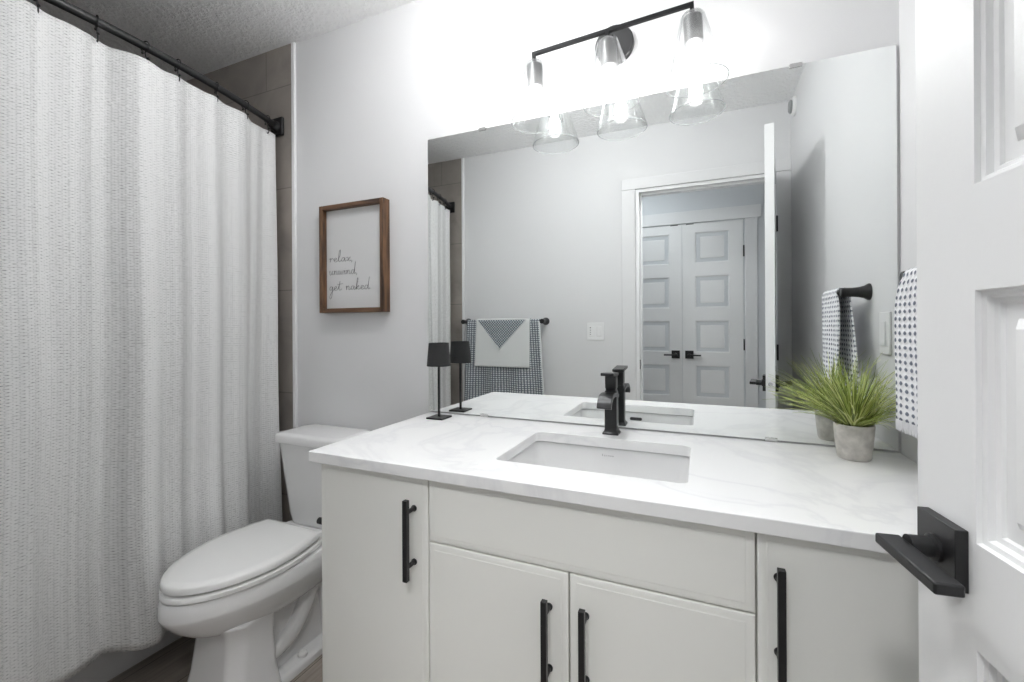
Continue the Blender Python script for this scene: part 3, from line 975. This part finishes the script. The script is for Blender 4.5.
# ------------------------------------------------------------------ vanity light
LX, LY, LZ = -0.255, -0.103, 2.062
vl = thing('vanity_light', 'black three-lamp wall light with clear cone shades above the mirror', 'wall light', (LX, 0, LZ))
vl.rotation_euler = (0, math.radians(-2.7), 0)      # the fixture hangs slightly out of level
bm = bmesh.new()
lathe(bm, (0.005, 0, 0.010), [(0.060, -0.0005), (0.060, -0.018), (0.057, -0.021)], 'y', 40)
obj('back_plate', bm, M['blackfix'], vl, smooth=True, angle=40)
obj('support_arm', bx(-0.007, 0.007, LY + 0.006, -0.020, -0.007, 0.007), M['blackfix'], vl, bevel=0.001)
obj('crossbar', bx(-0.2385, 0.2385, LY - 0.0055, LY + 0.0055, -0.0055, 0.0055), M['barblack'], vl, bevel=0.0008)
glass_me = None
for dx in (-0.233, 0.0, 0.233):
    obj('hanger', bx(dx - 0.0055, dx + 0.0055, LY - 0.0055, LY + 0.0055, -0.038, -0.005), M['barblack'], vl, bevel=0.0008)
    bm = bmesh.new()
    lathe(bm, (dx, LY, 0), [(0.0215, -0.035), (0.0250, -0.038), (0.0250, -0.108), (0.0220, -0.110)], 'z', 28)
    obj('socket_cup', bm, M['cup'], vl, smooth=True, angle=40)
    bm = bmesh.new()
    # open cone, thin wall, rounded lip
    P_ = [(0.012, -0.0300), (0.0285, -0.0308), (0.0320, -0.036), (0.0350, -0.048), (0.0815, -0.2120), (0.0832, -0.2150), (0.0822, -0.2175), (0.0800, -0.2165), (0.0790, -0.2120), (0.0330, -0.049), (0.0302, -0.038), (0.0275, -0.0330), (0.012, -0.0325)]
    rings = [circle((dx, LY, h_), r_, 'z', 56) for r_, h_ in P_]
    loft(bm, rings + [rings[0]], False, False)
    bmesh.ops.remove_doubles(bm, verts=bm.verts[:], dist=1e-6)
    gs = obj('glass_shade', bm, M['glass'], vl, smooth=True, angle=60)
    bm = bmesh.new()
    for rr_, hh_, tt_ in ((0.0816, -0.2165, 0.0013),):
        ring_ = circle((dx, LY, hh_), rr_, 'z', 56)
        tube(bm, ring_ + [ring_[0]], tt_, 6, False)
    obj('rim', bm, M['glass_rim'], gs, smooth=True)
    bm = bmesh.new()
    lathe(bm, (dx, LY, 0), [(0.010, -0.109), (0.011, -0.117), (0.015, -0.125), (0.0185, -0.136), (0.0200, -0.147), (0.0185, -0.158), (0.012, -0.166), (0.004, -0.169)], 'z', 20)
    obj('bulb', bm, M['bulb'], vl, smooth=True)

# ------------------------------------------------------------------ little table lamp
lp = thing('table_lamp', 'small black table lamp on the left back corner of the countertop', 'lamp', (-0.862, -0.082, H))
bm = bmesh.new()
box(bm, -0.033, 0.033, -0.033, 0.033, 0.0005, 0.006)
obj('base', bm, M['black'], lp, bevel=0.0012)
obj('stem', bx(-0.0035, 0.0035, -0.0035, 0.0035, 0.006, 0.255), M['black'], lp, bevel=0.0006)
bm = bmesh.new()
lathe(bm, (0, 0, 0), [(0.0425, 0.186), (0.0355, 0.268), (0.0345, 0.268), (0.0325, 0.262), (0.0405, 0.188)], 'z', 36, False, False)
rr = circle((0, 0, 0.2625), 0.0335, 'z', 36)
bm.faces.new([bm.verts.new(p) for p in rr])
obj('lamp_shade', bm, M['shade'], lp, smooth=True, angle=40)

# ------------------------------------------------------------------ potted grass
PX, PY = 0.338, -0.104
pl = thing('potted_plant', 'artificial green grass plant in a small round concrete pot beside the mirror\'s right end', 'plant', (PX, PY, H))
bm = bmesh.new()
lathe(bm, (0, 0, 0), [(0.0310, 0.0005), (0.0335, 0.004), (0.0375, 0.035), (0.0415, 0.083), (0.0405, 0.085), (0.0375, 0.085), (0.0365, 0.073), (0.034, 0.070)], 'z', 40, True, True)
obj('pot', bm, M['concrete'], pl, smooth=True, angle=40)
bm = bmesh.new()
lathe(bm, (0, 0, 0), [(0.0362, 0.0705), (0.0355, 0.076), (0.02, 0.080), (0.004, 0.081)], 'z', 24, True, True)
obj('soil', bm, M['soil'], pl, smooth=True)
bm = bmesh.new()
uvl = bm.loops.layers.uv.new('UVMap')
for k in range(430):
    tint = random.random()
    a = random.uniform(0, 2 * PI)
    lean = random.random() ** 0.62 * 1.75
    ln = random.uniform(0.125, 0.205) * (1 - 0.08 * lean)
    dirx, diry = math.cos(a), math.sin(a)
    r0 = random.uniform(0, 0.017)
    p = Vector((dirx * r0, diry * r0, 0.074))
    seg = 7
    th = lean * 0.62
    pts = [p.copy()]
    curl = random.uniform(0.02, 0.12)
    side = random.uniform(-0.10, 0.10)
    az = a
    for s in range(seg):
        th2 = th + curl * s * 0.9
        az += side * 0.35
        p = p + Vector((math.sin(th2) * math.cos(az), math.sin(th2) * math.sin(az), math.cos(th2))) * (ln / seg)
        # stay clear of the walls and the counter
        p.x = min(p.x, 0.463 - PX - 0.006 if p.y > -0.03 else 0.030); p.y = min(p.y, -PY - 0.012); p.z = max(p.z, 0.01)
        pts.append(p.copy())
    w0 = random.uniform(0.0011, 0.0021)
    wv = Vector((-math.sin(a), math.cos(a), 0))
    prev = None
    for s, q in enumerate(pts):
        ww = w0 * (1 - (s / seg) ** 2 * 0.85)
        kx = Vector((0, 0, 0.0005))
        cur_ = [bm.verts.new(q - wv * ww), bm.verts.new(q + kx * 1.2), bm.verts.new(q + wv * ww)]
        if prev:
            for fc in (bm.faces.new((prev[0], prev[1], cur_[1], cur_[0])), bm.faces.new((prev[1], prev[2], cur_[2], cur_[1]))):
                for lp_ in fc.loops: lp_[uvl].uv = (tint, s / seg)
        prev = cur_
obj('foliage', bm, M['leaf'], pl, smooth=True, angle=180)

# ------------------------------------------------------------------ framed sign
GX0, GX1, GZ0, GZ1, GD = -1.476, -1.140, 1.245, 1.692, 0.040
pic = thing('framed_sign', 'wood-framed white sign with handwritten lettering on the wall above the toilet', 'picture', (GX0, -0.001, GZ0))
W_, H_ = GX1 - GX0, GZ1 - GZ0
fw = 0.018
for x in (0, W_ - fw):
    obj('frame_side', bx(x, x + fw, -GD, 0, 0, H_), M['wood_v'], pic, bevel=0.0015)
for z in (0, H_ - fw):
    obj('frame_rail', bx(fw, W_ - fw, -GD + 0.0005, 0, z, z + fw), M['wood_h'], pic, bevel=0.0015)
obj('board', bx(fw, W_ - fw, -0.016, -0.004, fw, H_ - fw), M['panel'], pic)
GL = {  # strokes, baseline 0, x-height 1
 'r': (0.75, [[(0, 0.75), (0.22, 1.0), (0.2, 0.4), (0.12, 0.0), (0.25, 0.65), (0.45, 0.95), (0.62, 0.9), (0.75, 0.6)]]),
 'e': (0.72, [[(0, 0.35), (0.35, 0.5), (0.52, 0.8), (0.36, 1.0), (0.14, 0.75), (0.1, 0.3), (0.3, 0.0), (0.72, 0.25)]]),
 'l': (0.60, [[(0, 0.3), (0.35, 1.5), (0.46, 2.7), (0.36, 2.95), (0.22, 2.2), (0.12, 0.7), (0.25, 0.0), (0.6, 0.3)]]),
 'a': (0.86, [[(0.58, 0.85), (0.32, 1.0), (0.08, 0.6), (0.12, 0.1), (0.35, 0.1), (0.60, 0.9), (0.56, 0.3), (0.66, 0.0), (0.86, 0.3)]]),
 'x': (0.80, [[(0, 0.9), (0.22, 0.95), (0.42, 0.1), (0.62, 0.02), (0.8, 0.2)], [(0.66, 1.0), (0.1, 0.0)]]),
 ',': (0.4, [[(0.1, 0.1), (0.12, -0.05), (0.02, -0.35)]]),
 '.': (0.4, [[(0.1, 0.08), (0.14, 0.0)]]),
 'u': (0.9, [[(0, 0.7), (0.14, 1.0), (0.1, 0.3), (0.22, 0.0), (0.46, 0.3), (0.60, 1.0), (0.56, 0.3), (0.68, 0.0), (0.9, 0.35)]]),
 'n': (0.9, [[(0, 0.7), (0.14, 1.0), (0.1, 0.0), (0.2, 0.6), (0.42, 1.0), (0.56, 0.75), (0.54, 0.2), (0.66, 0.0), (0.9, 0.35)]]),
 'w': (1.1, [[(0, 0.7), (0.12, 1.0), (0.1, 0.2), (0.24, 0.0), (0.44, 0.4), (0.50, 0.9), (0.50, 0.2), (0.66, 0.0), (0.86, 0.5), (0.88, 0.95), (1.1, 0.85)]]),
 'i': (0.42, [[(0, 0.5), (0.14, 1.0), (0.1, 0.2), (0.22, 0.0), (0.42, 0.35)], [(0.2, 1.45), (0.23, 1.5)]]),
 'd': (0.95, [[(0.58, 0.8), (0.30, 1.0), (0.06, 0.6), (0.12, 0.08), (0.38, 0.1), (0.62, 1.0), (0.84, 3.0)], [(0.84, 3.0), (0.66, 1.0), (0.62, 0.2), (0.74, 0.0), (0.95, 0.3)]]),
 'g': (0.85, [[(0.58, 0.85), (0.30, 1.0), (0.08, 0.6), (0.14, 0.1), (0.38, 0.15), (0.60, 0.95), (0.52, -0.6), (0.36, -1.8), (0.14, -2.1), (0.06, -1.6), (0.3, -0.7), (0.85, 0.3)]]),
 't': (0.75, [[(0, 0.3), (0.30, 1.4), (0.42, 2.3), (0.26, 1.0), (0.24, 0.2), (0.38, 0.0), (0.75, 0.35)], [(-0.10, 1.45), (0.95, 1.65)]]),
 'k': (0.85, [[(0, 0.3), (0.30, 1.5), (0.44, 2.8), (0.28, 2.6), (0.14, 1.0), (0.10, 0.0), (0.22, 0.6), (0.52, 1.0), (0.55, 0.7), (0.2, 0.5), (0.5, 0.05), (0.85, 0.3)]]),
 ' ': (0.75, []),
}
bm = bmesh.new()
bw, bh = W_ - 2 * fw, H_ - 2 * fw
def write(txt, x, z, xh, width):
    tot = sum(GL[c_][0] for c_ in txt)
    sx = width / tot
    for c_ in txt:
        adv, strokes = GL[c_]
        for st in strokes:
            pts = [(x + px_ * sx, -0.0165, z + pz_ * xh) for px_, pz_ in st]
            tube(bm, smooth_line(pts, 4), 0.00072, 6)
        x += adv * sx
write('relax,', fw + 0.05 * bw, fw + 0.475 * bh, 0.0165, 0.44 * bw)
write('unwind,', fw + 0.05 * bw, fw + 0.345 * bh, 0.0165, 0.52 * bw)
write('get naked.', fw + 0.05 * bw, fw + 0.185 * bh, 0.0165, 0.76 * bw)
obj('lettering', bm, M['ink'], pic, smooth=True)

# ------------------------------------------------------------------ draped cloth
def drape(name, mt, axis_pts, wx0, wx1, axis, zt, rad, drop_a, drop_b, parent=None, sway=lambda u_, f_, s_: (0, 0), thick=0.004, nu=50, flip=1):
    """cloth over a horizontal bar. axis 'x': bar along x at (.., yc, zt); leaf a hangs on the +n side, leaf b on the other"""
    bm = bmesh.new()
    uvl = bm.loops.layers.uv.new('UVMap')
    cx0, cz0 = axis_pts
    path = []
    nA = 26
    for i in range(nA): path.append(('a', drop_a * (1 - i / nA)))
    for i in range(9): path.append(('t', PI * i / 8))
    for i in range(1, nA + 1): path.append(('b', drop_b * i / nA))
    rows = []
    acc = 0
    lens = []
    for k, (w_, v_) in enumerate(path):
        lens.append(-v_ if w_ == 'a' else (rad * v_ if w_ == 't' else rad * PI + v_))
    for iu in range(nu + 1):
        u_ = iu / nu
        al = wx0 + (wx1 - wx0) * u_
        row_ = []
        for (w_, v_) in path:
            if w_ == 'a': n_, z_, f_, s_ = rad, zt - v_, v_ / max(drop_a, 1e-6), 1
            elif w_ == 't': n_, z_, f_, s_ = rad * math.cos(v_), zt + rad * math.sin(v_), 0, 0
            else: n_, z_, f_, s_ = -rad, zt - v_, v_ / max(drop_b, 1e-6), -1
            da, dn = sway(u_, f_, s_)
            A_ = al + da; Nn = cx0 + flip * (n_ + dn)
            row_.append(bm.verts.new((A_, Nn, z_) if axis == 'x' else (Nn, A_, z_)))
        rows.append(row_)
    for i in range(nu):
        for j in range(len(path) - 1):
            f_ = bm.faces.new((rows[i][j], rows[i + 1][j], rows[i + 1][j + 1], rows[i][j + 1]))
            for lp_, (a, b_) in zip(f_.loops, ((i, j), (i + 1, j), (i + 1, j + 1), (i, j + 1))):
                lp_[uvl].uv = (a / nu * abs(wx1 - wx0), lens[b_])
    o = obj(name, bm, mt, parent, smooth=True, angle=180)
    md = o.modifiers.new('solid', 'SOLIDIFY'); md.thickness = thick; md.offset = 0
    return o

# towel bar on the wall opposite the mirror
TBY, TBZ = -1.424, 1.217
tb = thing('towel_bar', 'black towel bar on the wall opposite the mirror, between tub and light switch', 'towel bar', (-1.30, YB, TBZ))
bm = bmesh.new()
tube(bm, [(-0.305, TBY - YB, 0), (0.305, TBY - YB, 0)], 0.008, 14)
obj('bar', bm, M['black'], tb, smooth=True)
for s in (-1, 1):
    bm = bmesh.new()
    lathe(bm, (s * 0.305, 0, 0), [(0.026, 0.0005), (0.026, 0.006), (0.015, 0.020), (0.0135, 0.050), (0.0165, 0.085), (0.0165, 0.087)], 'y', 24)
    obj('bar_post', bm, M['black'], tb, smooth=True, angle=45)
def sw1(u_, f_, s_):
    if s_ < 0: return (0, 0)
    return (0.030 * f_ * (u_ - 0.5) * 2 + 0.010 * f_, (0.004 + 0.010 * f_) * math.sin(u_ * 19 + 0.5) * (1 if s_ > 0 else 0.4) * (f_ > 0) + (0.006 * f_ if s_ > 0 else 0))
bt = drape('bath_towel', M['bath_towel'], (TBY, 0), -1.572, -1.016, 'x', TBZ, 0.0125, 0.60, 0.52, sway=sw1, thick=0.005)
tag(bt, 'slate-and-white woven bath towel hanging on the bar, seen in the mirror', 'towel')
bm = bmesh.new()
for i in range(24):
    f_ = i / 23
tube(bm, [(-1.016 + sw1(1, f_ / 23, 1)[0] + 0.001, TBY + 0.0125 + sw1(1, f_ / 23, 1)[1], TBZ - 0.60 * f_ / 23) for f_ in range(24)], 0.0042, 8)
obj('edge_hem', bm, M['hem'], bt, smooth=True)
def sw2(u_, f_, s_):
    return (-0.004 * f_ + 0.010 * f_ * (u_ - 0.5), 0.003 * math.sin(u_ * 11 + 1) * f_ + (0.013 * f_ if s_ > 0 else 0.0))
wt = drape('hand_towel', M['white_towel'], (TBY, 0), -1.492, -1.082, 'x', TBZ, 0.0205, 0.318, 0.26, sway=sw2, thick=0.005)
tag(wt, 'plain white hand towel laid over the woven bath towel, corner folded down', 'towel')
# folded-down triangular corner of the white towel
bm = bmesh.new()
uvl = bm.loops.layers.uv.new('UVMap')
nr = 18
rows = []
for j in range(nr + 1):
    f_ = j / nr
    wl, wr_ = -1.484 + (0.182) * f_, -1.108 - (0.194) * f_
    z = TBZ + 0.012 - 0.205 * f_
    rows.append([bm.verts.new((wl + (wr_ - wl) * i / 12, TBY + 0.0185 + 0.0065 + 0.010 * f_ + (0.0 if f_ > 0 else -0.006), z)) for i in range(13)])
for j in range(nr):
    for i in range(12):
        f_ = bm.faces.new((rows[j][i], rows[j + 1][i], rows[j + 1][i + 1], rows[j][i + 1]))
        for lp_ in f_.loops:
            co = lp_.vert.co
            lp_[uvl].uv = ((co.x + co.z) * 0.7071, (co.x - co.z) * 0.7071)
tri = obj('folded_corner', bm, M['towel_back'], wt)
md = tri.modifiers.new('solid', 'SOLIDIFY'); md.thickness = 0.004; md.offset = 0
bm = bmesh.new()
tube(bm, [(-1.484, TBY + 0.026, TBZ + 0.010), (-1.302, TBY + 0.037, TBZ - 0.193), (-1.108, TBY + 0.026, TBZ + 0.010)], 0.0036, 8)
obj('corner_hem', bm, M['hem'], wt, smooth=True)

# towel arm on the right wall with a dotted towel
ta = thing('towel_holder', 'black towel arm with a flared post on the right-hand wall', 'towel holder', (XR, -0.235, 1.284))
bm = bmesh.new()
lathe(bm, (0, 0, 0), [(0.0255, -0.0005), (0.0255, -0.004), (0.019, -0.014), (0.0155, -0.028), (0.0140, -0.045), (0.0145, -0.060), (0.0150, -0.072), (0.0135, -0.074)], 'x', 28)
obj('post', bm, M['blackfix'], ta, smooth=True, angle=45)
bm = bmesh.new()
tube(bm, [(-0.062, 0.0, 0), (-0.062, -0.205, 0)], 0.006, 12)
obj('arm', bm, M['blackfix'], ta, smooth=True)
def sw3(u_, f_, s_):
    # u=0 is the edge nearest the mirror
    e0 = (1 - u_)
    if s_ > 0:   # leaf towards the room
        return (0.006 * math.sin(f_ * 5) * e0, 0.004 * math.sin(u_ * 9 + 1) * f_)
    return (0.110 * e0 * f_ ** 0.8, 0.002 * f_)
ht = drape('hand_towel', M['hand_towel'], (XR - 0.062, 0), -0.258, -0.425, 'y', 1.284, 0.0165, 0.298, 0.30, sway=lambda u_, f_, s_: (sw3(u_, f_, s_)[0] + (0.034 * (1 - u_) * min(1, f_ * 6) ** 0.5 if s_ > 0 else 0), sw3(u_, f_, s_)[1]), thick=0.004, flip=-1)
tag(ht, 'white hand towel with rows of slate dots, draped over the arm on the right wall', 'towel')
# fringe along the hem of the room-side leaf
bm = bmesh.new()
for k in range(34):
    u_ = k / 33
    y = -0.258 + (-0.425 + 0.258) * u_ + 0.034 * (1 - u_) + 0.006 * math.sin(5) * (1 - u_)
    x = XR - 0.062 - 0.0165 - 0.004 * math.sin(u_ * 9 + 1)
    z = 1.284 - 0.298
    tube(bm, [(x, y, z + 0.002), (x - 0.001, y + random.uniform(-0.001, 0.001), z - 0.012), (x + random.uniform(-0.002, 0.001), y + random.uniform(-0.002, 0.002), z - 0.024)], [0.0022, 0.0016, 0.0008], 6)
fr = obj('fringe', bm, M['fringe'], ht, smooth=True)
fr['kind'] = 'stuff'

# ------------------------------------------------------------------ switches and vent
sw = thing('light_switch', 'white double plate with timer and rocker switch on the wall opposite the mirror', 'light switch', (-0.649, YB, 1.147))
obj('cover_plate', bx(-0.057, 0.057, 0, 0.006, -0.058, 0.058), M['plate'], sw, bevel=0.002)
tm = obj('timer', bx(-0.042, -0.008, 0.006, 0.0085, -0.034, 0.034), M['plate'], sw, bevel=0.001)
for z in (0.024, 0.008, -0.006, -0.020):
    obj('timer_button', bx(-0.036, -0.029, 0.0085, 0.0097, z - 0.003, z + 0.003), M['slot' if z > 0.02 else 'grey'], tm)
rk = obj('rocker', bx(0.008, 0.042, 0.006, 0.0085, -0.034, 0.034), M['plate'], sw, bevel=0.001)
bm = bx(0.012, 0.038, 0.0085, 0.0125, -0.030, 0.030)
obj('rocker_paddle', bm, M['plate'], rk, bevel=0.001)
s2_ = thing('light_switch', 'white rocker switch plate on the right-hand wall, mirrored beside the towel arm', 'light switch', (XR, -0.104, 1.162))
obj('cover_plate', bx(-0.006, 0, -0.036, 0.036, -0.058, 0.058), M['plate'], s2_, bevel=0.002)
obj('rocker_paddle', bx(-0.0105, -0.006, -0.016, 0.016, -0.033, 0.033), M['plate'], s2_, bevel=0.001)
vt = thing('wall_vent', 'small round white vent high on the right wall, seen in the mirror', 'vent', (XR, -1.36, 2.355))
bm = bmesh.new()
lathe(bm, (0, 0, 0), [(0.050, 0), (0.050, -0.010), (0.044, -0.016), (0.030, -0.018), (0.028, -0.012)], 'x', 32)
obj('vent_ring', bm, M['plate'], vt, smooth=True, angle=40)
bm = bmesh.new()
lathe(bm, (0, 0, 0), [(0.034, -0.016), (0.034, -0.026), (0.028, -0.030)], 'x', 28)
obj('vent_core', bm, M['grey'], vt, smooth=True, angle=40)

# ------------------------------------------------------------------ added ceiling lamps for fill light (outside the picture): hall and bathroom
hl = thing('added_hall_light', 'added unseen fill lamp, flush on the hall ceiling outside the doorway', 'fill light', (-0.55, -2.05, ZC))  # unseen lamp, added to brighten the hall
bm = bmesh.new()
lathe(bm, (0, 0, 0), [(0.19, 0), (0.19, -0.02), (0.185, -0.024)], 'z', 40)
obj('lamp_rim', bm, M['trim'], hl, smooth=True, angle=40)
bm = bmesh.new()
lathe(bm, (0, 0, -0.024), [(0.178, -0.0), (0.17, -0.02), (0.12, -0.042), (0.03, -0.050)], 'z', 40)
obj('diffuser', bm, M['hall_fill'], hl, smooth=True)

bl = thing('added_bathroom_light', 'added unseen fill lamp, an opal globe above the middle of the bathroom', 'fill light', (-0.60, -0.56, ZC))  # unseen globe, added to lift the room and its ceiling
bm = bmesh.new()
lathe(bm, (0, 0, 0), [(0.065, 0), (0.065, -0.012), (0.040, -0.018), (0.040, -0.070)], 'z', 32)
obj('lamp_base', bm, M['black'], bl, smooth=True, angle=40)
bm = bmesh.new()
RG, ZG = 0.078, -0.138
lathe(bm, (0, 0, ZG), [(RG * math.cos(t_), RG * math.sin(t_)) for t_ in [math.radians(a_) for a_ in range(60, -90, -10)]] + [(0.002, -RG)], 'z', 36)
obj('globe', bm, M['bath_fill'], bl, smooth=True)

# added fill spots, shaped as two gimbal downlights turned towards the doorway
for nm, lx, tgt, pw in (('gimbal downlight nearer the doorway hinge side', 0.22, (-1.15, -0.45, 0.45), 19.0), ('gimbal downlight nearer the doorway latch side', -0.16, (0.0, -0.55, 0.45), 24.0)):
    g = thing('added_fill_spot', 'added unseen fill spot, white ' + nm + ' in the hall ceiling', 'fill light', (lx, -1.92, ZC))
    bm = bmesh.new()
    lathe(bm, (0, 0, 0), [(0.058, 0.0), (0.058, -0.004), (0.044, -0.006), (0.040, -0.001)], 'z', 32)
    obj('trim_ring', bm, M['trim'], g, smooth=True, angle=40)
    ld = bpy.data.lights.new('fill_spot_lamp', 'SPOT')
    ld.energy = pw
    ld.spot_size = math.radians(62)
    ld.spot_blend = 0.8
    ld.shadow_soft_size = 0.12
    ld.color = (1.0, 1.0, 1.0)
    lo = bpy.data.objects.new('fill_spot_lamp', ld)
    C.objects.link(lo)
    lo.location = (lx, -1.92, ZC - 0.06)
    lo.rotation_euler = (Vector(tgt) - Vector(lo.location)).to_track_quat('-Z', 'Y').to_euler()
